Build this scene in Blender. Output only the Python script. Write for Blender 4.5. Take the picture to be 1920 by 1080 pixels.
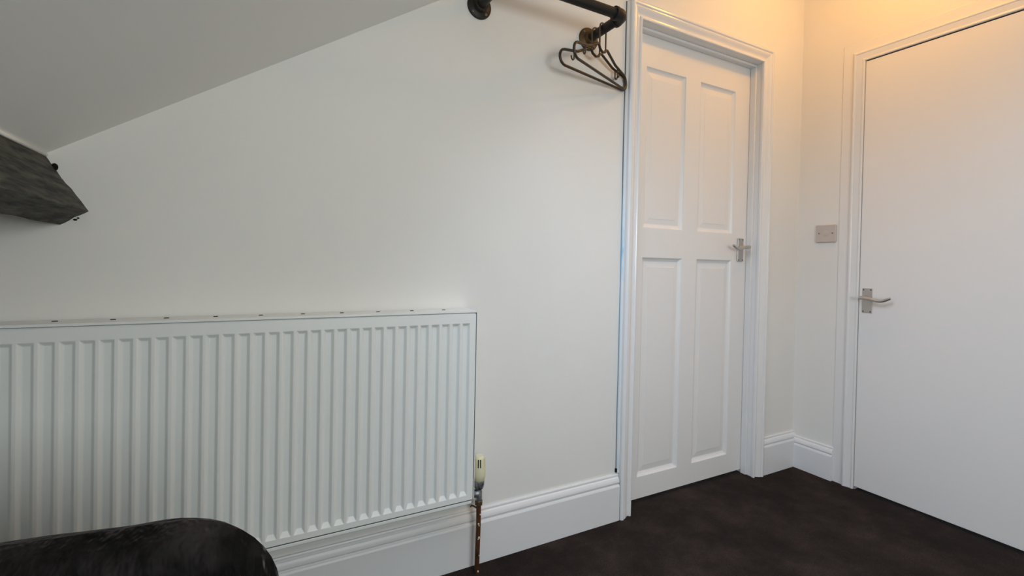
import bpy, bmesh, math, random
from mathutils import Vector, Matrix, noise
random.seed(7)
for o in list(bpy.data.objects): bpy.data.objects.remove(o)
S = bpy.context.scene
COL = S.collection

# ------------------------------------------------------------------ camera
CX, CY, CH = -2.42825, -1.43606, 1.00587
YAW, PITCH, ROLL, FPX, SY = 0.49173, -0.01188, 0.02075, 881.403, -35.11
fw = Vector((math.sin(YAW)*math.cos(PITCH), math.cos(YAW)*math.cos(PITCH), math.sin(PITCH)))
r0 = Vector((math.cos(YAW), -math.sin(YAW), 0)); u0 = r0.cross(fw)
Rv = r0*math.cos(ROLL) + u0*math.sin(ROLL); Uv = -r0*math.sin(ROLL) + u0*math.cos(ROLL)
cam = bpy.data.cameras.new('camera'); co = bpy.data.objects.new('camera', cam); COL.objects.link(co)
M = Matrix.Identity(4)
for i in range(3):
    M[i][0] = Rv[i]; M[i][1] = Uv[i]; M[i][2] = -fw[i]
M[0][3], M[1][3], M[2][3] = CX, CY, CH
co.matrix_world = M
cam.sensor_fit = 'HORIZONTAL'; cam.sensor_width = 36; cam.lens = FPX/1920*36; cam.shift_y = SY/1920
cam.clip_start = 0.02
S.camera = co

# ------------------------------------------------------------------ light
W = bpy.data.worlds.new('world'); S.world = W; W.use_nodes = True
W.node_tree.nodes['Background'].inputs[0].default_value = (0.75, 0.86, 1, 1)
W.node_tree.nodes['Background'].inputs[1].default_value = 1.0
S.view_settings.view_transform = 'Standard'; S.view_settings.look = 'None'
S.view_settings.gamma = 1; S.view_settings.use_curve_mapping = False
S.view_settings.exposure = 0.0
SL = 0.6545; ZC = 2.50                       # ceiling slope and flat height
RWX, RWY0, RWY1, RWW = -1.90, -1.25, -0.45, 0.70   # small roof window in the slope above the camera
FILL_WIN = (-2.25, -1.35, 0.92, 1.58)               # unseen gable window, added behind the camera for fill light
REAR = -2.75
def area(name, loc, target, sx, sy, power, color):
    l = bpy.data.lights.new(name, 'AREA'); l.shape = 'RECTANGLE'; l.size = sx; l.size_y = sy
    l.energy = power; l.color = color
    o = bpy.data.objects.new(name, l); COL.objects.link(o); o.location = loc
    o.rotation_euler = (Vector(target)-Vector(loc)).to_track_quat('-Z', 'Y').to_euler()
    return o
RWZ = 1.835 + SL*(RWX+1.938)
NRM = Vector((SL, 0, -1)).normalized()
rp = Vector((RWX, (RWY0+RWY1)/2, RWZ)) + NRM*0.010
al = area('roof_window_daylight', rp, rp+NRM, RWW, RWY1-RWY0, 7.2, (0.68, 0.80, 1.0)); al.data.spread = math.radians(110)
al.rotation_euler = Matrix((Vector((NRM.z, 0, -NRM.x)).normalized(), Vector((0, 1, 0)), -NRM)).transposed().to_euler()
area('gable_fill_light', ((FILL_WIN[0]+FILL_WIN[1])/2, REAR+0.02, (FILL_WIN[2]+FILL_WIN[3])/2), (-1.95, 0, 1.9), FILL_WIN[1]-FILL_WIN[0], FILL_WIN[3]-FILL_WIN[2], 20.8, (0.935, 1.0, 0.98))  # added fill light at the unseen gable opening
pl = bpy.data.lights.new('ceiling_lamp_light', 'POINT'); pl.energy = 7.8; pl.color = (1.0, 0.43, 0.03); pl.shadow_soft_size = 0.045
po = bpy.data.objects.new('ceiling_lamp_light', pl); COL.objects.link(po); po.location = (-0.42, -0.56, 2.42)

# ------------------------------------------------------------------ materials
def mat(name, col, rough=0.5, metal=0.0, spec=0.5, coat=0.0):
    m = bpy.data.materials.new(name); m.use_nodes = True
    b = m.node_tree.nodes['Principled BSDF']
    b.inputs['Base Color'].default_value = (*col, 1); b.inputs['Roughness'].default_value = rough
    b.inputs['Metallic'].default_value = metal; b.inputs['Specular IOR Level'].default_value = spec
    b.inputs['Coat Weight'].default_value = coat
    return m
def N(m, t): return m.node_tree.nodes.new(t)
def L(m, a, b): m.node_tree.links.new(a, b)
def B(m): return m.node_tree.nodes['Principled BSDF']
def noise_tex(m, scale, detail=4, rough=0.55, stretch=(1, 1, 1)):
    tc = N(m, 'ShaderNodeTexCoord'); mp = N(m, 'ShaderNodeMapping'); mp.inputs['Scale'].default_value = stretch
    n = N(m, 'ShaderNodeTexNoise'); n.inputs['Scale'].default_value = scale
    n.inputs['Detail'].default_value = detail; n.inputs['Roughness'].default_value = rough
    L(m, tc.outputs['Object'], mp.inputs[0]); L(m, mp.outputs[0], n.inputs[0]); return n
def add_bump(m, src, strength=0.2, dist=0.002):
    bp = N(m, 'ShaderNodeBump'); bp.inputs['Strength'].default_value = strength; bp.inputs['Distance'].default_value = dist
    L(m, src, bp.inputs['Height']); L(m, bp.outputs[0], B(m).inputs['Normal']); return bp
def ramp(m, src, stops):
    r = N(m, 'ShaderNodeValToRGB'); e = r.color_ramp.elements
    while len(e) < len(stops): e.new(0.5)
    for k, (p, c) in enumerate(stops): e[k].position = p; e[k].color = (*c, 1)
    L(m, src, r.inputs[0]); return r
def colour_noise(m, scale, a, b, lo=0.35, hi=0.65, **k):
    n = noise_tex(m, scale, **k); r = ramp(m, n.outputs[0], [(lo, a), (hi, b)])
    L(m, r.outputs[0], B(m).inputs['Base Color']); return n

m_wall = mat('wall_paint', (0.80, 0.79, 0.765), 0.62, spec=0.35)
colour_noise(m_wall, 1.4, (0.78, 0.77, 0.745), (0.82, 0.812, 0.79), 0.3, 0.7)
add_bump(m_wall, noise_tex(m_wall, 9, 3).outputs[0], 0.22, 0.006)
m_ceil = mat('ceiling_paint', (0.88, 0.885, 0.86), 0.8, spec=0.2)
add_bump(m_ceil, noise_tex(m_ceil, 7, 3).outputs[0], 0.2, 0.005)
m_gloss = mat('gloss_trim_paint', (0.79, 0.785, 0.785), 0.19, spec=0.5)
add_bump(m_gloss, noise_tex(m_gloss, 26, 3, stretch=(1, 1, 0.25)).outputs[0], 0.12, 0.002)
m_skirt = mat('skirting_paint', (0.78, 0.785, 0.80), 0.36, spec=0.45)
add_bump(m_skirt, noise_tex(m_skirt, 16, 3).outputs[0], 0.15, 0.002)
m_door = mat('satin_door_paint', (0.80, 0.79, 0.785), 0.36, spec=0.5)
add_bump(m_door, noise_tex(m_door, 20, 3, stretch=(1, 1, 0.3)).outputs[0], 0.08, 0.002)
m_rad = mat('radiator_enamel', (0.83, 0.855, 0.85), 0.30, spec=0.5)
m_dark = mat('dark_gap', (0.012, 0.011, 0.010), 0.9, spec=0.1)
m_seam = mat('seam_grey', (0.10, 0.10, 0.10), 0.8, spec=0.2)

m_carpet = mat('carpet', (0.02, 0.015, 0.013), 0.95, spec=0.12)
c1 = noise_tex(m_carpet, 3.2, 6, 0.7); c2 = noise_tex(m_carpet, 240, 2, 0.6)
mx = N(m_carpet, 'ShaderNodeMath'); mx.operation = 'ADD'
sc = N(m_carpet, 'ShaderNodeMath'); sc.operation = 'MULTIPLY'; sc.inputs[1].default_value = 0.55
L(m_carpet, c2.outputs[0], sc.inputs[0]); L(m_carpet, c1.outputs[0], mx.inputs[0]); L(m_carpet, sc.outputs[0], mx.inputs[1])
cr = ramp(m_carpet, mx.outputs[0], [(0.55, (0.010, 0.008, 0.007)), (0.78, (0.024, 0.0172, 0.0150)), (0.98, (0.050, 0.037, 0.031))])
vo = N(m_carpet, 'ShaderNodeTexVoronoi'); vo.inputs['Scale'].default_value = 4.0
tcc = N(m_carpet, 'ShaderNodeTexCoord'); L(m_carpet, tcc.outputs['Object'], vo.inputs[0])
lt = N(m_carpet, 'ShaderNodeMath'); lt.operation = 'LESS_THAN'; lt.inputs[1].default_value = 0.013
L(m_carpet, vo.outputs['Distance'], lt.inputs[0])
mixc = N(m_carpet, 'ShaderNodeMix'); mixc.data_type = 'RGBA'; mixc.inputs[7].default_value = (0.22, 0.19, 0.17, 1)
L(m_carpet, lt.outputs[0], mixc.inputs[0]); L(m_carpet, cr.outputs[0], mixc.inputs[6]); L(m_carpet, mixc.outputs[2], B(m_carpet).inputs['Base Color'])
add_bump(m_carpet, mx.outputs[0], 0.9, 0.006)

m_beam = mat('old_timber', (0.06, 0.058, 0.048), 0.62, spec=0.35)
gn = colour_noise(m_beam, 20, (0.007, 0.007, 0.006), (0.105, 0.10, 0.075), 0.40, 0.62, detail=6, rough=0.62, stretch=(2.6, 0.42, 2.6))
gn2 = noise_tex(m_beam, 22, 7, 0.7, stretch=(3, 0.7, 3))
add_bump(m_beam, gn2.outputs[0], 1.0, 0.012)

m_velvet = mat('black_velvet', (0.006, 0.0055, 0.006), 0.75, spec=0.15)
B(m_velvet).inputs['Sheen Weight'].default_value = 0.22; B(m_velvet).inputs['Sheen Roughness'].default_value = 0.35
B(m_velvet).inputs['Sheen Tint'].default_value = (0.5, 0.46, 0.5, 1)
colour_noise(m_velvet, 9, (0.001, 0.001, 0.001), (0.025, 0.021, 0.022), 0.50, 0.68, detail=4, rough=0.62)  # paler patches put the velvet's highlights into the colour
add_bump(m_velvet, noise_tex(m_velvet, 14, 4, 0.55, stretch=(1.4, 1, .6)).outputs[0], 1.0, 0.035)
m_legs = mat('black_wood', (0.012, 0.011, 0.010), 0.4)
m_iron = mat('black_iron_pipe', (0.022, 0.018, 0.015), 0.48, metal=0.35, spec=0.4)
add_bump(m_iron, noise_tex(m_iron, 120, 3).outputs[0], 0.35, 0.001)
m_iron_warm_lit = mat('warm_lit_iron_flange', (0.085, 0.052, 0.022), 0.5, metal=0.5)
colour_noise(m_iron_warm_lit, 30, (0.035, 0.022, 0.012), (0.13, 0.08, 0.032), 0.35, 0.7)  # warm lamplight on dark metal, put into the flange colour
m_hang = mat('dark_brown_plastic', (0.030, 0.018, 0.010), 0.35)
m_hook = mat('tan_brown_plastic', (0.10, 0.058, 0.026), 0.4)
m_chrome = mat('worn_chrome', (0.52, 0.50, 0.48), 0.30, metal=0.9)
add_bump(m_chrome, noise_tex(m_chrome, 60, 3).outputs[0], 0.1, 0.001)
m_screw = mat('dull_screw', (0.16, 0.14, 0.13), 0.5, metal=0.6)
m_plate = mat('aged_white_plastic', (0.56, 0.50, 0.46), 0.4)
m_cream = mat('cream_plastic', (0.74, 0.71, 0.50), 0.4)
m_copper = mat('tarnished_copper', (0.10, 0.035, 0.014), 0.5, metal=0.35)
colour_noise(m_copper, 22, (0.030, 0.012, 0.006), (0.19, 0.075, 0.028), 0.3, 0.75, detail=6)
m_tarn = mat('tarnished_chrome', (0.25, 0.26, 0.28), 0.35, metal=0.8)
colour_noise(m_tarn, 60, (0.07, 0.08, 0.10), (0.55, 0.56, 0.60), 0.35, 0.65, detail=3)
m_brass = mat('dirty_brass', (0.13, 0.09, 0.045), 0.45, metal=0.6)
m_fleck = mat('paint_fleck', (0.66, 0.62, 0.50), 0.6)
# blue masking residue on the scribe strip beside the door casing
m_blue = mat('blue_stained_filler', (0.75, 0.77, 0.79), 0.5)
bn = noise_tex(m_blue, 5.5, 4, 0.65, stretch=(3, 1, 0.9))
br = ramp(m_blue, bn.outputs[0], [(0.48, (0.74, 0.76, 0.78)), (0.60, (0.58, 0.70, 0.79)), (0.74, (0.22, 0.48, 0.72))])
tcb = N(m_blue, 'ShaderNodeTexCoord'); sx = N(m_blue, 'ShaderNodeSeparateXYZ'); L(m_blue, tcb.outputs['Object'], sx.inputs[0])
mr = N(m_blue, 'ShaderNodeMapRange'); mr.inputs[1].default_value = 1.55; mr.inputs[2].default_value = 1.1
mr.inputs[3].default_value = 0.0; mr.inputs[4].default_value = 1.0; L(m_blue, sx.outputs[2], mr.inputs[0])
mb = N(m_blue, 'ShaderNodeMix'); mb.data_type = 'RGBA'; mb.inputs[6].default_value = (0.76, 0.76, 0.76, 1)
L(m_blue, mr.outputs[0], mb.inputs[0]); L(m_blue, br.outputs[0], mb.inputs[7]); L(m_blue, mb.outputs[2], B(m_blue).inputs['Base Color'])

m_crack_shadow = mat('crack_shadow_line', (0.1, 0.1, 0.1), 0.8, spec=0.2)  # shadow line painted dark toward the top, blue residue lower down
tck = N(m_crack_shadow, 'ShaderNodeTexCoord'); sk = N(m_crack_shadow, 'ShaderNodeSeparateXYZ'); L(m_crack_shadow, tck.outputs['Object'], sk.inputs[0])
mk = N(m_crack_shadow, 'ShaderNodeMapRange'); mk.inputs[1].default_value = 0.2; mk.inputs[2].default_value = 1.9; L(m_crack_shadow, sk.outputs[2], mk.inputs[0])
rk = ramp(m_crack_shadow, mk.outputs[0], [(0.0, (0.20, 0.22, 0.24)), (0.30, (0.22, 0.34, 0.46)), (0.52, (0.20, 0.38, 0.55)), (0.66, (0.16, 0.20, 0.24)), (0.9, (0.10, 0.10, 0.10))])
L(m_crack_shadow, rk.outputs[0], B(m_crack_shadow).inputs['Base Color'])
# ------------------------------------------------------------------ helpers
def link(o, parent=None):
    COL.objects.link(o)
    if parent is not None: o.parent = parent
    return o
def obj(name, bm, m, parent=None, smooth=False, bevel=0, seg=2, angle=35):
    bmesh.ops.recalc_face_normals(bm, faces=bm.faces)
    me = bpy.data.meshes.new(name); bm.to_mesh(me); bm.free()
    me.materials.append(m)
    for p in me.polygons: p.use_smooth = bool(smooth or bevel)
    o = bpy.data.objects.new(name, me); link(o, parent)
    if bevel:
        b = o.modifiers.new('bevel', 'BEVEL'); b.width = bevel; b.segments = seg; b.limit_method = 'ANGLE'
        b.angle_limit = math.radians(angle); b.harden_normals = True
    elif smooth == 'angle':
        me.set_sharp_from_angle(angle=math.radians(angle))
    return o
def thing(name, label, cat, loc=(0, 0, 0), rotz=0, group=None):
    o = bpy.data.objects.new(name, None); o.empty_display_size = 0.05; link(o)
    o.location = loc; o.rotation_euler = (0, 0, rotz)
    o['label'] = label; o['category'] = cat
    if group: o['group'] = group
    return o
def struct(o, label=None, cat=None):
    o['kind'] = 'structure'
    if label: o['label'] = label
    if cat: o['category'] = cat
    return o
def box(bm, lo, hi):
    v = [bm.verts.new((x, y, z)) for x in (lo[0], hi[0]) for y in (lo[1], hi[1]) for z in (lo[2], hi[2])]
    for f in ((0, 1, 3, 2), (4, 6, 7, 5), (0, 4, 5, 1), (2, 3, 7, 6), (0, 2, 6, 4), (1, 5, 7, 3)):
        bm.faces.new([v[i] for i in f])
def prism(bm, poly, f0, f1):
    """poly: list of 2-D points; f0/f1 map a point to the two end positions"""
    a = [bm.verts.new(f0(p)) for p in poly]; b = [bm.verts.new(f1(p)) for p in poly]
    n = len(poly); bm.faces.new(a); bm.faces.new(b[::-1])
    for i in range(n): bm.faces.new((a[i], a[(i+1) % n], b[(i+1) % n], b[i]))
def lathe(bm, prof, origin, axis=(0, 0, 1), seg=24):
    """prof: (radius, height) pairs along axis"""
    q = Vector((0, 0, 1)).rotation_difference(Vector(axis).normalized()); o = Vector(origin)
    rings = []
    for r, h in prof:
        rings.append([bm.verts.new(o + q @ Vector((r*math.cos(2*math.pi*k/seg), r*math.sin(2*math.pi*k/seg), h))) for k in range(seg)])
    for a, b in zip(rings, rings[1:]):
        for k in range(seg): bm.faces.new((a[k], a[(k+1) % seg], b[(k+1) % seg], b[k]))
    bm.faces.new(rings[0][::-1]); bm.faces.new(rings[-1])
def tube(bm, pts, rad, seg=10, closed=False):
    pts = [Vector(p) for p in pts]; n = len(pts); rings = []
    rads = rad if isinstance(rad, (list, tuple)) else [rad]*n
    ref = None
    for i, p in enumerate(pts):
        a = pts[(i-1) % n] if (closed or i > 0) else p
        b = pts[(i+1) % n] if (closed or i < n-1) else p
        t = (b-a).normalized()
        if ref is None:
            ref = Vector((0, 0, 1)) if abs(t.z) < 0.9 else Vector((1, 0, 0))
        ref = (ref - t*ref.dot(t)).normalized(); s = t.cross(ref)
        rings.append([bm.verts.new(p + rads[i]*(math.cos(2*math.pi*k/seg)*ref + math.sin(2*math.pi*k/seg)*s)) for k in range(seg)])
    rng = range(n) if closed else range(n-1)
    for i in rng:
        A, Bq = rings[i], rings[(i+1) % n]
        for k in range(seg): bm.faces.new((A[k], A[(k+1) % seg], Bq[(k+1) % seg], Bq[k]))
    if not closed:
        bm.faces.new(rings[0][::-1]); bm.faces.new(rings[-1])
def smoothpath(pts, it=3, closed=False):
    pts = [Vector(p) for p in pts]
    for _ in range(it):
        out = []; n = len(pts)
        for i in range(n if closed else n-1):
            a, b = pts[i], pts[(i+1) % n]; out += [a*.75+b*.25, a*.25+b*.75]
        if not closed: out = [pts[0]] + out + [pts[-1]]
        pts = out
    return pts
NB = bmesh.new

# ------------------------------------------------------------------ the room
def zs(x): return 1.835 + SL*(x+1.938)       # sloping ceiling over the back wall
XC = -1.938 + (ZC-1.835)/SL; XL = -3.52; ZK = zs(XL)
OX0, OX1, OZ = -1.098, -0.322, 1.995         # opening for door one in the back wall
D2A, D2B, D2Z = -0.290, -1.062, 1.968        # opening for door two in the right wall
bm = NB()
poly = [(XL, -0.02), (OX0, -0.02), (OX0, OZ), (OX1, OZ), (OX1, -0.02), (0.10, -0.02), (0.10, ZC+.05), (XC, ZC+.05), (XL, ZK+.05)]
prism(bm, poly, lambda p: (p[0], 0, p[1]), lambda p: (p[0], 0.12, p[1]))
struct(obj('wall_back', bm, m_wall))
bm = NB()
poly = [(0.0, -0.02), (D2A, -0.02), (D2A, D2Z), (D2B, D2Z), (D2B, -0.02), (REAR, -0.02), (REAR, ZC+.05), (0.0, ZC+.05)]
prism(bm, poly, lambda p: (0, p[0], p[1]), lambda p: (0.10, p[0], p[1]))
struct(obj('wall_right', bm, m_wall))
bm = NB(); box(bm, (XL-0.1, REAR, -0.02), (XL, 0.12, ZK+0.02)); struct(obj('wall_left', bm, m_wall))
bm = NB()      # wall behind the camera, opened for the added fill window
x0, x1, z0, z1 = FILL_WIN
f0 = lambda p: (p[0], REAR, p[1]); f1 = lambda p: (p[0], REAR-.1, p[1])
prism(bm, [(XL-.1, -.02), (x0, -.02), (x0, zs(x0)), (XL-.1, ZK)], f0, f1)
prism(bm, [(x0, -.02), (x1, -.02), (x1, z0), (x0, z0)], f0, f1)
prism(bm, [(x0, z1), (x1, z1), (x1, zs(x1)), (x0, zs(x0))], f0, f1)
prism(bm, [(x1, -.02), (0.1, -.02), (0.1, ZC+.05), (XC, ZC+.05), (x1, zs(x1))], f0, f1)
struct(obj('wall_front', bm, m_wall))
bm = NB()
for lo, hi in (((x0-.05, REAR-.04, z0-.05), (x0+.01, REAR+.015, z1+.05)), ((x1-.01, REAR-.04, z0-.05), (x1+.05, REAR+.015, z1+.05)),
               ((x0+.01, REAR-.04, z1-.01), (x1-.01, REAR+.015, z1+.05)), ((x0+.01, REAR-.04, z0-.05), (x1-.01, REAR+.03, z0+.01))):
    box(bm, lo, hi)
struct(obj('fill_window', bm, m_gloss, bevel=.004))  # frame round the added fill light
# roof window: a boxed reveal through the slope
bm = NB(); h_ = RWW/2
du = Vector((1, 0, SL)).normalized(); rc = Vector((RWX, 0, RWZ))
def rw(bm, u0_, u1_, n0, n1, ya, yb):
    prism(bm, [(u0_, n0), (u1_, n0), (u1_, n1), (u0_, n1)], lambda p: tuple(rc+du*p[0]+NRM*p[1]+Vector((0, ya, 0))), lambda p: tuple(rc+du*p[0]+NRM*p[1]+Vector((0, yb, 0))))
e_ = .03
rw(bm, -h_-e_, -h_, -.20, .012, RWY0-e_, RWY1+e_); rw(bm, h_, h_+e_, -.20, .012, RWY0-e_, RWY1+e_)
rw(bm, -h_, h_, -.20, .012, RWY0-e_, RWY0); rw(bm, -h_, h_, -.20, .012, RWY1, RWY1+e_)
struct(obj('window_2', bm, m_gloss))
bm = NB()      # ceiling: slope pieces round the opening, then flat
def sp(xa, xb, ya, yb):
    prism(bm, [(xa, zs(xa)), (xb, zs(xb)), (xb, zs(xb)+.13), (xa, zs(xa)+.13)], lambda p: (p[0], ya, p[1]), lambda p: (p[0], yb, p[1]))
ax_, bx_ = RWX-h_*du.x-.01, RWX+h_*du.x+.01
sp(XL-.12, ax_, 0.0, REAR-.1); sp(ax_, bx_, 0.0, RWY1+.01); sp(ax_, bx_, RWY0-.01, REAR-.1)
sp(bx_, XC, 0.0, REAR-.1)
prism(bm, [(XC, ZC), (0.12, ZC), (0.12, ZC+.12), (XC, ZC+.12)], lambda p: (p[0], 0.0, p[1]), lambda p: (p[0], REAR-.1, p[1]))
struct(obj('ceiling', bm, m_ceil))
bm = NB(); box(bm, (XL-.1, REAR-.2, -0.06), (0.3, 0.6, 0.0)); struct(obj('floor', bm, m_carpet))

# baseboards (skirting) ---------------------------------------------
def skirt_profile(h):
    return [(0, -.0), (.019, -.0), (.019, h-.046), (.0165, h-.040), (.0125, h-.0385), (.0125, h-.034), (.0165, h-.031), (.0165, h-.027),
            (.0145, h-.019), (.011, h-.013), (.0075, h-.0105), (.0075, h-.008), (.008, h-.004), (.006, h), (0, h)]
def skirt_back(name, xa, xb, h):
    bm = NB(); prism(bm, skirt_profile(h), lambda p: (xa, -p[0], p[1]), lambda p: (xb, -p[0], p[1]))
    return struct(obj(name, bm, m_skirt, bevel=.0008, seg=1, angle=20))
skirt_back('baseboard_back', XL, -1.166, 0.181)
skirt_back('baseboard_back', -0.258, -0.0, 0.181)
bm = NB(); prism(bm, skirt_profile(0.160), lambda p: (-p[0], -0.0, p[1]), lambda p: (-p[0], -0.198, p[1]))
struct(obj('baseboard_right', bm, m_skirt, bevel=.0008, seg=1, angle=20))
bm = NB(); prism(bm, skirt_profile(0.160), lambda p: (-p[0], -1.16, p[1]), lambda p: (-p[0], REAR, p[1]))
struct(obj('baseboard_right', bm, m_skirt, bevel=.0008, seg=1, angle=20))

# door casings (mitred architraves) ---------------------------------
def casing(name, a0, a1, zt, prof, f, m=m_gloss, parent=None):
    """profile (t outward, d proud) carried up one leg, across the head and down the other"""
    s = 1 if a1 > a0 else -1
    bm = NB(); st = []
    for k in range(4):
        row = []
        for t, d in prof:
            a = (a0 - s*t) if k < 2 else (a1 + s*t)
            z = 0.0 if k in (0, 3) else zt + t
            row.append(bm.verts.new(f(a, z, d)))
        st.append(row)
    n = len(prof)
    for A, Bq in zip(st, st[1:]):
        for i in range(n): bm.faces.new((A[i], A[(i+1) % n], Bq[(i+1) % n], Bq[i]))
    bm.faces.new(st[0]); bm.faces.new(st[-1][::-1])
    return obj(name, bm, m, parent, bevel=.0008, seg=1, angle=22)
fB = lambda a, z, d: (a, -d, z)
fR = lambda a, z, d: (-d, a, z)
prof1 = [(0, 0), (0, .0105), (.002, .0135), (.006, .0145), (.010, .0125), (.012, .0080), (.016, .0078), (.022, .0095), (.029, .0135), (.036, .0185), (.042, .0205),
         (.0455, .0205), (.0465, .0225), (.050, .0250), (.055, .0255), (.060, .0235), (.064, .0190), (.064, 0)]
c1 = casing('trim_1', -1.098, -0.327, 1.990, prof1, fB)
struct(c1)
prof2 = [(0, 0), (0, .008), (.002, .0100), (.006, .0105), (.009, .0095), (.011, .0085), (.018, .0100), (.027, .0125), (.033, .0140),
         (.035, .0160), (.040, .0165), (.044, .0145), (.047, .0075), (.060, .0055), (.080, .005), (.092, .0035), (.094, 0)]
c2 = casing('trim_2', -0.287, -1.066, 1.966, prof2, fR)
struct(c2)

# door lining and stops inside the reveal of door one ----------------
bm = NB()
box(bm, (-0.3235, .0, 0), (-0.31, .115, 2.00)); box(bm, (-1.112, .0, 0), (-1.0965, .115, 2.00)); box(bm, (-1.0965, .0, 1.989), (-0.3235, .115, 2.01))
lining = struct(obj('trim_3', bm, m_gloss, bevel=.001, seg=1))
bm = NB()
box(bm, (-0.3345, .026, 0.002), (-0.3236, .053, 1.978)); box(bm, (-1.0965, .026, 0.002), (-1.0855, .053, 1.978)); box(bm, (-1.0965, .026, 1.978), (-0.3236, .053, 1.9885))
struct(obj('trim_4', bm, m_gloss, bevel=.0012, seg=2))
# scribe strip with blue tape residue between back wall and casing, and the crack beside it with its painted shadow line
bm = NB()
prev = None
pts = []
for k in range(41):
    z = 0.185 + (2.045-0.185)*k/40
    pts.append((z, -1.1735 + 0.0018*noise.noise(Vector((0.3, 5, z*3.5)))))
for (za, xa), (zb, xb) in zip(pts, pts[1:]):
    v = [bm.verts.new(c) for c in ((xa, -.0045, za), (-1.160, -.0075, za), (-1.160, -.0075, zb), (xb, -.0045, zb), (xa, .001, za), (-1.160, .001, za), (-1.160, .001, zb), (xb, .001, zb))]
    for f in ((0, 1, 2, 3), (4, 7, 6, 5), (0, 3, 7, 4)): bm.faces.new([v[i] for i in f])
bmesh.ops.remove_doubles(bm, verts=bm.verts, dist=1e-5)
strip = struct(obj('trim_5', bm, m_blue, smooth=True))
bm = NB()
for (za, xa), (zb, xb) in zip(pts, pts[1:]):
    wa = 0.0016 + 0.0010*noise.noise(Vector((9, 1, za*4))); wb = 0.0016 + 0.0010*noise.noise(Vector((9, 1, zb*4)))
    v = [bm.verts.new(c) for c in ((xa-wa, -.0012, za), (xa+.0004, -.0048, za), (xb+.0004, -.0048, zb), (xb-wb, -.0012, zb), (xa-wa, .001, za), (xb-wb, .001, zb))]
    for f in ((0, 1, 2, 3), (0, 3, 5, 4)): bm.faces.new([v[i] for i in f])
obj('crack_shadow', bm, m_crack_shadow, strip)
bm = NB(); box(bm, (-1.178, -.006, .186), (-1.170, .001, .203)); obj('hole', bm, m_dark, strip, bevel=.002)

# ------------------------------------------------------------------ doors
def rings_panel(bm, x0, x1, z0, z1, rings, f):
    rows = []
    for o_, d in rings:
        rows.append([bm.verts.new(f(a, z, d)) for a, z in ((x0+o_, z0+o_), (x1-o_, z0+o_), (x1-o_, z1-o_), (x0+o_, z1-o_))])
    for A, Bq in zip(rows, rows[1:]):
        for k in range(4): bm.faces.new((A[k], A[(k+1) % 4], Bq[(k+1) % 4], Bq[k]))
    bm.faces.new(rows[-1])
def handle(parent, f, ac, zc, s, length=0.105):
    """lever handle on a long plate. f(a,z,d) maps along-wall, up, out; s: direction of the lever along a"""
    g = obj_part = None
    bm = NB(); w, h = .0205, .056
    prism(bm, [(-w, -h), (w, -h), (w, h), (-w, h)], lambda p: f(ac+p[0], zc+p[1], 0), lambda p: f(ac+p[0], zc+p[1], .007))
    hd = obj('handle_plate', bm, m_chrome, parent, bevel=.0025, seg=3); hd['label'] = 'chrome handle plate'
    bm = NB(); ax = Vector(f(0, 0, 1))-Vector(f(0, 0, 0))
    zl = zc+.012
    lathe(bm, [(.0115, .006), (.0115, .010), (.0085, .014), (.0078, .036), (.0085, .040)], Vector(f(ac, zl, 0)), ax, 20)
    P = [f(ac-s*.010, zl+.001, .046), f(ac+s*.004, zl+.001, .047), f(ac+s*.030, zl-.001, .047), f(ac+s*.052, zl-.008, .046), f(ac+s*.074, zl-.009, .045),
         f(ac+s*.092, zl-.001, .045), f(ac+s*length, zl+.006, .044)]
    P = smoothpath(P, 2); n = len(P)
    tube(bm, P, [.0085 if i < n*.25 else .0085-.0028*(i/n-.25)*1.3 for i in range(n)], 14)
    lv = obj('lever', bm, m_chrome, hd, smooth='angle', angle=50); lv['label'] = 'chrome scroll lever'
    for sa, sz in ((-1, 1), (1, 1), (-1, -1), (1, -1)):
        bm = NB(); lathe(bm, [(.0034, .006), (.0034, .0078), (.0022, .0085)], Vector(f(ac+sa*.0145, zc+sz*.049, 0)), ax, 12)
        obj('screw', bm, m_screw, hd, smooth='angle')
    return hd
# door one: four fielded panels
DY = 0.055
door1 = bpy.data.objects.new('door_1', None); link(door1); door1.location = (-0.71, DY, 0); struct(door1)
fd = lambda a, z, d: (a+0.71, -d, z)       # local to the door
A0, A1, T0, T1 = -1.092, -0.3300, 0.018, 1.982
PX = [(-1.009, -0.769), (-0.680, -0.434)]; PZ = [(0.108, 1.046), (1.169, 1.850)]
bm = NB()
xs = [A0, PX[0][0], PX[0][1], PX[1][0], PX[1][1], A1]; zz = [T0, PZ[0][0], PZ[0][1], PZ[1][0], PZ[1][1], T1]
for i in range(5):
    for j in range(5):
        if i in (1, 3) and j in (1, 3): continue
        bm.faces.new([bm.verts.new(fd(a, z, 0)) for a, z in ((xs[i], zz[j]), (xs[i+1], zz[j]), (xs[i+1], zz[j+1]), (xs[i], zz[j+1]))])
box(bm, fd(A0, T0, -.0405), fd(A1, T1, -.020))
for a, b in (((A0, T0), (A0, T1)), ((A0, T1), (A1, T1)), ((A1, T1), (A1, T0)), ((A1, T0), (A0, T0))):
    bm.faces.new([bm.verts.new(fd(*q)) for q in ((a[0], a[1], 0), (b[0], b[1], 0), (b[0], b[1], -.0205), (a[0], a[1], -.0205))])
bmesh.ops.remove_doubles(bm, verts=bm.verts, dist=1e-5)
obj('leaf', bm, m_door, door1)
for (a, b) in PX:
    for (c, d) in PZ:
        bm = NB()
        rings_panel(bm, a, b, c, d, [(0, 0), (.0025, -.0005), (.0045, -.004), (.010, -.0085), (.017, -.0120), (.0200, -.0125), (.042, -.0098), (.0428, -.0088)], fd)
        obj('panel', bm, m_door, door1)
hd1 = handle(door1, fd, -0.381, 1.095, -1)
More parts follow.
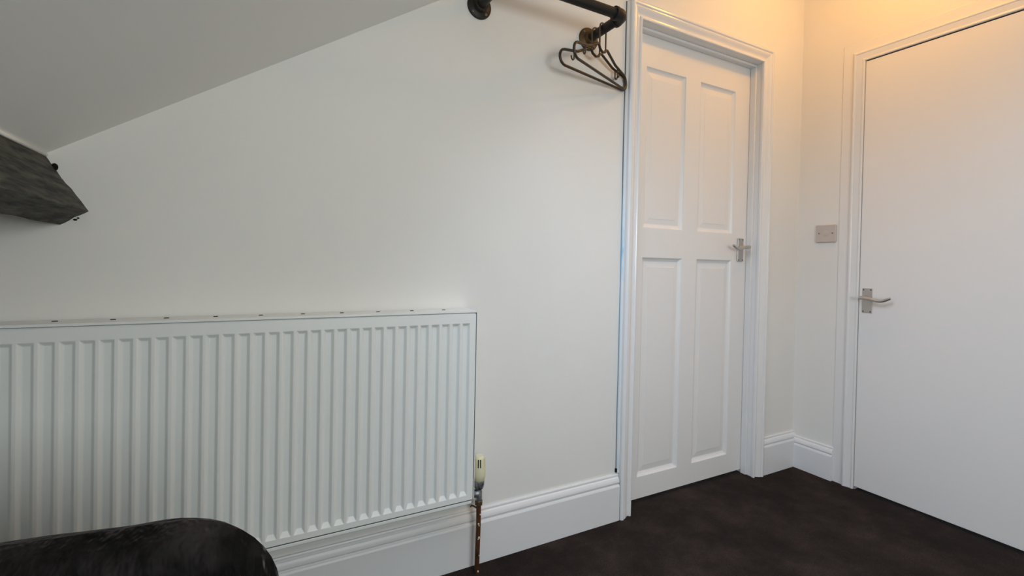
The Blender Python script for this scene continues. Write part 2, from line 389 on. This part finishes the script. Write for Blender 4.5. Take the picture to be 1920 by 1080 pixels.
# small latch keep chip and hinge side packer of door one left out of sight
# door two: flush leaf
door2 = bpy.data.objects.new('door_2', None); link(door2); door2.location = (0, -0.67, 0); struct(door2)
fe = lambda a, z, d: (-d, a+0.67, z)
bm = NB(); box(bm, fe(-0.2893, 0.014, -.038), fe(-1.058, 1.9610, .004)); obj('leaf', bm, m_door, door2, bevel=.0012, seg=2)
handle(door2, fe, -0.322, 0.872, -1)
bm = NB()
box(bm, (.0, -0.2905, 0), (.10, -0.2875, 1.968)); box(bm, (.0, -1.066, 0), (.10, -1.0605, 1.968))
struct(obj('trim_6', bm, m_gloss))
bm = NB(); box(bm, (.002, -1.0605, 1.9650), (.10, -0.2905, 1.975)); struct(obj('trim_7', bm, mat('door_head_gap', (.05, .025, .01), .9)))

# ------------------------------------------------------------------ wall plate
t = thing('wall_plate', 'square beige blank wall plate with two screws between the corner and the flush door', 'wall plate', (0, -0.139, 1.184))
bm = NB(); box(bm, (-.0105, -.0455, -.0425), (.0, .0455, .0425)); obj('plate', bm, m_plate, t, bevel=.0035, seg=3)
bm = NB(); lathe(bm, [(.0145, .0), (.0145, .0112), (.0125, .0118)], (0, 0, 0), (-1, 0, 0), 28); obj('centre_disc', bm, m_plate, t, smooth='angle')
for s in (-1, 1):
    bm = NB(); lathe(bm, [(.0032, .008), (.0032, .0112), (.002, .0118)], (0, s*.0305, .001), (-1, 0, 0), 12); obj('screw', bm, m_screw, t, smooth='angle')

# ------------------------------------------------------------------ radiator
RX1, RX0 = -1.827, -3.26; YF, YB = -0.0855, -0.018; ZB, ZT = 0.2580, 0.8490
rad = thing('radiator', 'long white ribbed panel radiator on the wall under the sloping ceiling', 'radiator', ((RX0+RX1)/2, 0, 0))
ox = -(RX0+RX1)/2
bm = NB(); pit = 0.033333
ribs = [-1.8490 - i*pit for i in range(42)]
rz0, rz1 = .2770, .8170; zb1, zt1 = .2890, .8095       # recess outer / floor heights
sl, fl, dp = .0062, .0135, .0075
def q(*c): bm.faces.new([bm.verts.new((x+ox, y, z)) for x, y, z in c])
edges = [RX1-.002]
for xr in ribs:
    xo0, xo1 = xr-2*sl-fl, xr
    q((xo1, YF, rz0), (edges[-1], YF, rz0), (edges[-1], YF, rz1), (xo1, YF, rz1))
    xi0, xi1 = xo0+sl, xo1-sl; yi = YF+dp
    q((xi0, yi, zb1), (xi1, yi, zb1), (xi1, yi, zt1), (xi0, yi, zt1))
    q((xo0, YF, rz0), (xi0, yi, zb1), (xi0, yi, zt1), (xo0, YF, rz1))
    q((xo1, YF, rz0), (xo1, YF, rz1), (xi1, yi, zt1), (xi1, yi, zb1))
    q((xo0, YF, rz0), (xo1, YF, rz0), (xi1, yi, zb1), (xi0, yi, zb1))
    q((xo0, YF, rz1), (xi0, yi, zt1), (xi1, yi, zt1), (xo1, YF, rz1))
    q((xo0, YF, ZB+.003), (edges[-1], YF, ZB+.003), (edges[-1], YF, rz0), (xo1, YF, rz0), (xo0, YF, rz0))
    q((xo0, YF, rz1), (xo1, YF, rz1), (edges[-1], YF, rz1), (edges[-1], YF, ZT-.003), (xo0, YF, ZT-.003))
    edges.append(xo0)
e = edges[-1]; xa = RX0+.002
q((xa, YF, ZB+.003), (e, YF, ZB+.003), (e, YF, rz0), (e, YF, rz1), (e, YF, ZT-.003), (xa, YF, ZT-.003))
b = RX1-.002
q((xa, YF, ZT-.003), (b, YF, ZT-.003), (b, YF+.004, ZT), (xa, YF+.004, ZT))
q((xa, YF, ZB+.003), (b, YF, ZB+.003), (b, YF+.004, ZB), (xa, YF+.004, ZB))
q((b, YF, ZB+.003), (b, YF, ZT-.003), (b, YF+.004, ZT), (b, YF+.012, ZT), (b, YF+.012, ZB), (b, YF+.004, ZB))
q((xa, YF, ZB+.003), (xa, YF, ZT-.003), (xa, YF+.004, ZT), (xa, YF+.012, ZT), (xa, YF+.012, ZB), (xa, YF+.004, ZB))
q((xa, YF+.012, ZB), (b, YF+.012, ZB), (b, YF+.012, ZT), (xa, YF+.012, ZT))
q((xa, YF+.004, ZT), (b, YF+.004, ZT), (b, YF+.012, ZT), (xa, YF+.012, ZT)); q((xa, YF+.004, ZB), (b, YF+.004, ZB), (b, YF+.012, ZB), (xa, YF+.012, ZB))
bmesh.ops.remove_doubles(bm, verts=bm.verts, dist=2e-5)
obj('front_panel', bm, m_rad, rad, bevel=.0016, seg=2, angle=18)
bm = NB(); box(bm, (RX0+.004+ox, YB-.012, ZB-.002), (RX1-.004+ox, YB, ZT-.004)); obj('rear_panel', bm, m_rad, rad, bevel=.003)
bm = NB()      # convector fins between the panels
k = 0; x = RX0+.02
while x < RX1-.02:
    box(bm, (x+ox, YF+.013, ZB+.04), (x+.001+ox, YB-.013, ZT-.03)); x += .0166
fo = obj('convector_fins', bm, m_rad, rad); fo['kind'] = 'stuff'
bm = NB()      # top cover: front lip, strips and bridges leaving real slots every 10 cm
zt0, zt2 = ZT+.0012, ZT+.0075
box(bm, (RX0+ox, YF-.0015, zt0), (RX1+ox, -.042, zt2)); box(bm, (RX0+ox, -.030, zt0), (RX1+ox, -.004, zt2))
sx_ = [-1.919-.1012*i for i in range(13)]
xe = RX1
for s_ in sx_:
    box(bm, (s_+.0065+ox, -.042, zt0), (xe+ox, -.030, zt2)); xe = s_-.0065
box(bm, (RX0+ox, -.042, zt0), (xe+ox, -.030, zt2))
obj('top_cover', bm, m_rad, rad, bevel=.0006, seg=1)
for s_ in sx_:
    bm = NB(); box(bm, (s_-.0048+ox, -.0415, zt2-.004), (s_+.0048+ox, -.0325, zt2+.0011)); obj('slot_clip', bm, m_dark, rad, bevel=.001)
bm = NB(); box(bm, (RX0+.02+ox, YF+.02, ZT-.0235), (RX1-.02+ox, YB-.003, ZT-.022)); obj('slot_backing', bm, m_dark, rad)
for xs_ in (RX1, RX0-.003):
    bm = NB(); box(bm, (xs_+ox+.0005, YF-.001, ZB+.002), (xs_+.003+ox, YB+.003, zt2)); obj('side_cover', bm, m_rad, rad, bevel=.0008, seg=2)
bm = NB(); box(bm, (RX0+.003+ox, YF+.0025, ZB-.0125), (RX1-.003+ox, YF+.016, ZB-.0015)); obj('bottom_rim', bm, m_rad, rad, bevel=.003)
bm = NB(); box(bm, (RX0+.004+ox, YF+.004, ZB-.003), (RX1-.004+ox, YF+.012, ZB+.002)); obj('bottom_seam', bm, m_seam, rad)
bm = NB(); box(bm, (RX1-.0019+ox, YF+.0018, ZB+.002), (RX1+.0004+ox, YF+.010, ZT)); obj('side_gap', bm, m_seam, rad)
# small rusty bracket foot under the corner
bm = NB(); box(bm, (RX1-.052+ox, -.058, .243), (RX1-.012+ox, -.012, .2585)); obj('corner_bracket', bm, m_seam, rad, bevel=.003)

# ------------------------------------------------------------------ valve with pipe
VX, VY = -1.7965, -0.062
v = thing('radiator_valve', 'cream headed radiator valve on a tarnished copper pipe at the right end of the radiator', 'valve', (VX, VY, 0))
bm = NB(); lathe(bm, [(.0140, .300), (.0178, .304), (.0200, .318), (.0202, .332), (.0190, .350), (.0175, .368), (.0162, .377), (.0125, .381)], (0, 0, 0.004), seg=32)
hd = obj('valve_head', bm, m_cream, v, smooth='angle', angle=40)
dirc = math.atan2(CY-VY, CX-VX)
m_groove_lit = mat('cream_groove_lit', (0.50, 0.47, 0.30), 0.6)
for k in range(10):
    a = dirc + (k-.5)*math.pi/5*.62 if k in (0, 1) else dirc + math.pi/5*.62*(k-.5)
    dark = k in (0, 1)  # same grooves all round: two coloured as shaded, the rest as lit
    if not dark: a = dirc + (k-5.5)*.62 + math.pi
    bm = NB(); cxs, sns = math.cos(a), math.sin(a)
    P = [(cxs*.0184, sns*.0184, .352), (cxs*.0176, sns*.0176, .366), (cxs*.0166, sns*.0166, .378)]
    tube(bm, P, .0018 if dark else .0012, 8); obj('slot', bm, m_dark if dark else m_groove_lit, hd)
bm = NB(); lathe(bm, [(.0130, .279), (.0160, .285), (.0172, .296), (.0168, .303), (.0130, .304)], (0, 0, 0), seg=24); obj('collar', bm, m_tarn, v, smooth='angle')
bm = NB(); lathe(bm, [(.0095, .238), (.0105, .244), (.0105, .268), (.0090, .273), (.0090, .281)], (0, 0, 0), seg=20)
lathe(bm, [(.0100, 0), (.0125, .003), (.0125, .015), (.0112, .017), (.0112, .030)], (-.002, 0, .264), (-1, 0, 0), 20); obj('valve_body', bm, m_tarn, v, smooth='angle', angle=30)
bm = NB(); lathe(bm, [(.0095, .224), (.0135, .227), (.0135, .239), (.0095, .242)], (0, 0, 0), seg=6); obj('pipe_nut', bm, m_brass, v, bevel=.001)
bm = NB()
P = [(0, 0, .232), (.0005, .000, .16), (-.001, .001, .08), (-.0015, .002, -.005)]
tube(bm, smoothpath(P, 2), .0078, 16); pp = obj('supply_pipe', bm, m_copper, v, smooth='angle')
for z, a, sz_ in ((.196, 1.9, .9), (.166, 1.25, 1.2), (.160, 1.5, .8), (.121, 1.55, 1.4), (.117, 1.2, .8), (.063, 1.8, .6), (.012, 1.4, 1.1)):
    bm = NB(); bmesh.ops.create_icosphere(bm, subdivisions=1, radius=.0026*sz_, matrix=Matrix.Translation((math.cos(a+math.pi)*.0072, math.sin(a+math.pi)*.0072, z)) @ Matrix.Diagonal((1, 1, 1.5, 1)))
    obj('paint_fleck', bm, m_fleck, pp, smooth=True)
bm = NB()
tube(bm, smoothpath([(-.012, .036, .205), (-.011, .030, .212), (-.006, .012, .214), (.004, .004, .205)], 2), .0028, 8); obj('pipe_clip', bm, m_brass, v, smooth=True)

# ------------------------------------------------------------------ ceiling beam
bt = thing('ceiling_beam', 'dark weathered timber beam running along the low side of the sloping ceiling', 'beam', (-2.815, 0, 1.15))
A_ = Vector((-2.862, 0, 1.2325)); Bq_ = Vector((-2.782, 0, 1.107)); C_ = Vector((-2.833, 0, 1.0745)); D_ = A_ + (C_-Bq_)*1.05
bm = NB(); rows = []; ny = 70
sec = []
for P0, P1, n in ((A_, Bq_, 10), (Bq_, C_, 6), (C_, D_, 6), (D_, A_, 3)):
    for k in range(n): sec.append(P0.lerp(P1, k/n))
ctr = (A_+Bq_+C_+D_)/4
for j in range(ny+1):
    y = -(-REAR-.0)*j/ny
    row = []
    for p in sec:
        d = (p-ctr).normalized(); nn = noise.noise(Vector((p.x*18, y*2.6, p.z*18)))*.0035 + noise.noise(Vector((p.x*60, y*22, p.z*60)))*.0024
        row.append(bm.verts.new((p.x+d.x*nn+2.815, y, p.z+d.z*nn-1.15)))
    rows.append(row)
n = len(sec)
for a, b in zip(rows, rows[1:]):
    for k in range(n): bm.faces.new((a[k], a[(k+1) % n], b[(k+1) % n], b[k]))
bm.faces.new(rows[0]); bm.faces.new(rows[-1][::-1])
obj('timber', bm, m_beam, bt, smooth='angle', angle=35)
for (x, z, r, e) in ((-2.8425, 1.2035, .0068, 1.1), (-2.806, 1.0865, .0040, .4), (-2.801, 1.0905, .0025, .5)):
    bm = NB(); bmesh.ops.create_icosphere(bm, subdivisions=2, radius=r, matrix=Matrix.Translation((x+2.815, -.002, z-1.15)) @ Matrix.Diagonal((1, .35, e+.2, 1)))
    obj('nail_hole', bm, m_dark, bt, smooth=True)
# filler bead between beam and plaster
bm = NB(); P = []
for k in range(15):
    y = -.0 - k*.20
    if y < REAR: break
    P.append((-2.858+2.815, y, zs(-2.858)-1.15-.003))
tube(bm, P, .0045, 8); obj('filler_bead', bm, m_ceil, bt, smooth=True)

# ------------------------------------------------------------------ pipe rail
RZ, RY = 1.851, -0.195; XA, XB = -1.803, -1.3565
pr_ = thing('pipe_rail', 'black iron pipe clothes rail with two round wall flanges high on the wall', 'clothes rail', ((XA+XB)/2, 0, RZ))
cx0 = (XA+XB)/2
for x, m_ in ((XA-cx0, m_iron), (XB-cx0, m_iron_warm_lit)):
    bm = NB(); lathe(bm, [(.0415, 0), (.0425, .003), (.0415, .006), (.030, .008), (.0245, .012), (.0225, .026), (.0205, .0265)], (x, 0, 0), (0, -1, 0), 36)
    fl_ = obj('wall_flange', bm, m_, pr_, smooth='angle', angle=30)
    if m_ is m_iron_warm_lit: fl_['label'] = 'dark iron wall flange coloured as warmly lit'
    for k in range(4):
        a = math.pi/4 + k*math.pi/2; bm = NB()
        lathe(bm, [(.0048, .005), (.0048, .0085), (.003, .0095)], (x+.0325*math.cos(a), 0, .0325*math.sin(a)), (0, -1, 0), 12); obj('screw', bm, m_screw, fl_, smooth='angle')
    bm = NB(); tube(bm, [(x, -.02, 0), (x, RY+.022, 0)], .0165, 24); obj('side_pipe', bm, m_iron, pr_, smooth='angle')
    s = 1 if x < 0 else -1
    bm = NB()
    P = [(x, RY+.034, 0)] + [(x+s*.022*(1-math.cos(t_*math.pi/16)), RY+.022-.022*math.sin(t_*math.pi/16), 0) for t_ in range(9)] + [(x+s*.034, RY, 0)]
    tube(bm, P, .0205, 24)
    tube(bm, [(x, RY+.040, 0), (x, RY+.030, 0)], .0225, 24); tube(bm, [(x+s*.040, RY, 0), (x+s*.030, RY, 0)], .0225, 24)
    obj('elbow', bm, m_iron, pr_, smooth='angle', angle=40)
bm = NB(); tube(bm, [(XA-cx0+.022, RY, 0), (XB-cx0-.022, RY, 0)], .0165, 24); obj('cross_pipe', bm, m_iron, pr_, smooth='angle')

# ------------------------------------------------------------------ hangers
PZt = RZ+.0165
def hanger_parts(t, ztop):
    """local: u along the hanger = x, z up, origin at the top inside of the hook (on the pipe)"""
    zb = 1.690-ztop; hw = .190; re = .027; zn = 1.774-ztop
    P = []
    for k in range(9):
        a = math.pi*1.5 - k*math.pi/8*.93
        P.append((-hw+re+re*math.cos(a), 0, zb+re+re*math.sin(a)))
    left = P
    right = [(-p[0], 0, p[2]) for p in P][::-1]
    top = [(-.10, 0, zb+.067), (-.035, 0, zn+.016), (-.024, 0, zn+.012), (-.018, 0, zn+.003), (0, 0, zn-.004), (.018, 0, zn+.003), (.024, 0, zn+.012), (.035, 0, zn+.014), (.10, 0, zb+.067)]
    bm = NB(); tube(bm, left+top+right+[(0.08, 0, zb), (-0.08, 0, zb)], .0048, 12, closed=True)
    obj('frame', bm, m_hang, t, smooth=True)
    bm = NB()
    H = []
    zc = .0035-.0205
    for k in range(25):
        a = 2*math.pi*k/24
        if k == 24: break
        zz_ = (zc if math.sin(a) >= 0 else zn+.020) + .0225*math.sin(a)
        H.append((.0225*math.cos(a), 0, zz_))
    tube(bm, H, .0030, 10, closed=True); obj('hook', bm, m_hook, t, smooth=True)
    for s in (-1, 1):
        bm = NB(); u = s*.118; z0_ = zb+.0635
        tube(bm, smoothpath([(u, 0, z0_), (u, 0, z0_-.018), (u, 0, z0_-.030), (u+s*.008, 0, z0_-.034), (u+s*.014, 0, z0_-.026), (u+s*.014, 0, z0_-.020)], 2), .0026, 8)
        obj('strap_hook', bm, m_hang, t, smooth=True)
h1 = thing('clothes_hanger', 'dark brown plastic clothes hanger nearest the wall flange, spread flattest along the wall', 'clothes hanger', (XB, -.049, PZt), math.radians(13.2), 'hangers on the pipe rail')
hanger_parts(h1, PZt)
h2 = h1.copy(); COL.objects.link(h2)
h2['label'] = 'dark brown plastic clothes hanger nearer the pipe elbow, turned more edge-on'
h2.location = (XB, -.088, PZt); h2.rotation_euler = (0, 0, math.radians(22.5))
for c in list(h1.children):
    d = c.copy(); COL.objects.link(d); d.parent = h2

# ------------------------------------------------------------------ chair
ch = thing('upholstered_chair', 'black crushed velvet chair with a rounded backrest in front of the radiator', 'chair', (-2.667, -.592, 0), math.radians(-8))
def pad(name, hw, hh, r, T, f, parent, wr=0.0, edge=.30):
    bm = NB(); NP = 128; rings = 26
    out = []
    per = 4*(hw+hh-2*r) + 2*math.pi*r
    for k in range(NP):
        d = per*k/NP
        for (cx_, cz_, a0, ln, dx, dz) in ((hw-r, hh-r, 0, 2*(hw-r), -1, 0), (-hw+r, hh-r, math.pi/2, 2*(hh-r), 0, -1),
                                          (-hw+r, -hh+r, math.pi, 2*(hw-r), 1, 0), (hw-r, -hh+r, 1.5*math.pi, 2*(hh-r), 0, 1)):
            if d < math.pi/2*r:
                a = a0 + d/r; out.append((cx_+r*math.cos(a), cz_+r*math.sin(a))); break
            d -= math.pi/2*r
            if d < ln:
                a = a0 + math.pi/2; out.append((cx_+r*math.cos(a)+dx*d, cz_+r*math.sin(a)+dz*d)); break
            d -= ln
    NP = len(out)
    prevs = None; faces = []
    allr = []
    for side in (1, -1):
        for i in range(rings+1):
            s = i/rings
            if side == -1: s = 1-s
            if side == -1 and i == 0: continue
            th = max(0.0, (s-(1-edge))/edge)
            d = T*math.sqrt(max(0, 1-th**2.4)) if th < 1 else 0
            row = []
            for (x, z) in out:
                X, Z = x*s, z*s
                w = 0
                if wr:
                    rr = min(1, max(0, (X/hw+.1)/.7)); rr = rr*rr*(3-2*rr)
                    w = -side*0 + wr*(1+2.6*rr)*(noise.noise(Vector((X*9, Z*22+X*5, side*3)))+.5*noise.noise(Vector((X*30, Z*14, side*7)))) * (1 - th**3)
                row.append(bm.verts.new(f(X, side*d + w, Z)))
            allr.append(row)
    n = NP
    for A, Bq in zip(allr, allr[1:]):
        for k in range(n):
            bm.faces.new((A[k], A[(k+1) % n], Bq[(k+1) % n], Bq[k]))
    bmesh.ops.remove_doubles(bm, verts=bm.verts, dist=1e-5)
    bmesh.ops.dissolve_degenerate(bm, dist=1e-6, edges=bm.edges)
    return obj(name, bm, m_velvet, parent, smooth=True)
pad('backrest', .300, .205, .095, .045, lambda x, y, z: (x, -.245+y, .534+z), ch, wr=.0045, edge=.32)
pad('seat', .235, .250, .07, .050, lambda x, y, z: (x-.02, z+.03, .370+y), ch, wr=.002, edge=.25)
for sx_l in (-1, 1):
    for sy_l in (-1, 1):
        bm = NB(); tube(bm, [(sx_l*.205, .03+sy_l*.215, .33), (sx_l*.22, .03+sy_l*.235, 0.0)], [.020, .012], 14); obj('leg', bm, m_legs, ch, smooth='angle')
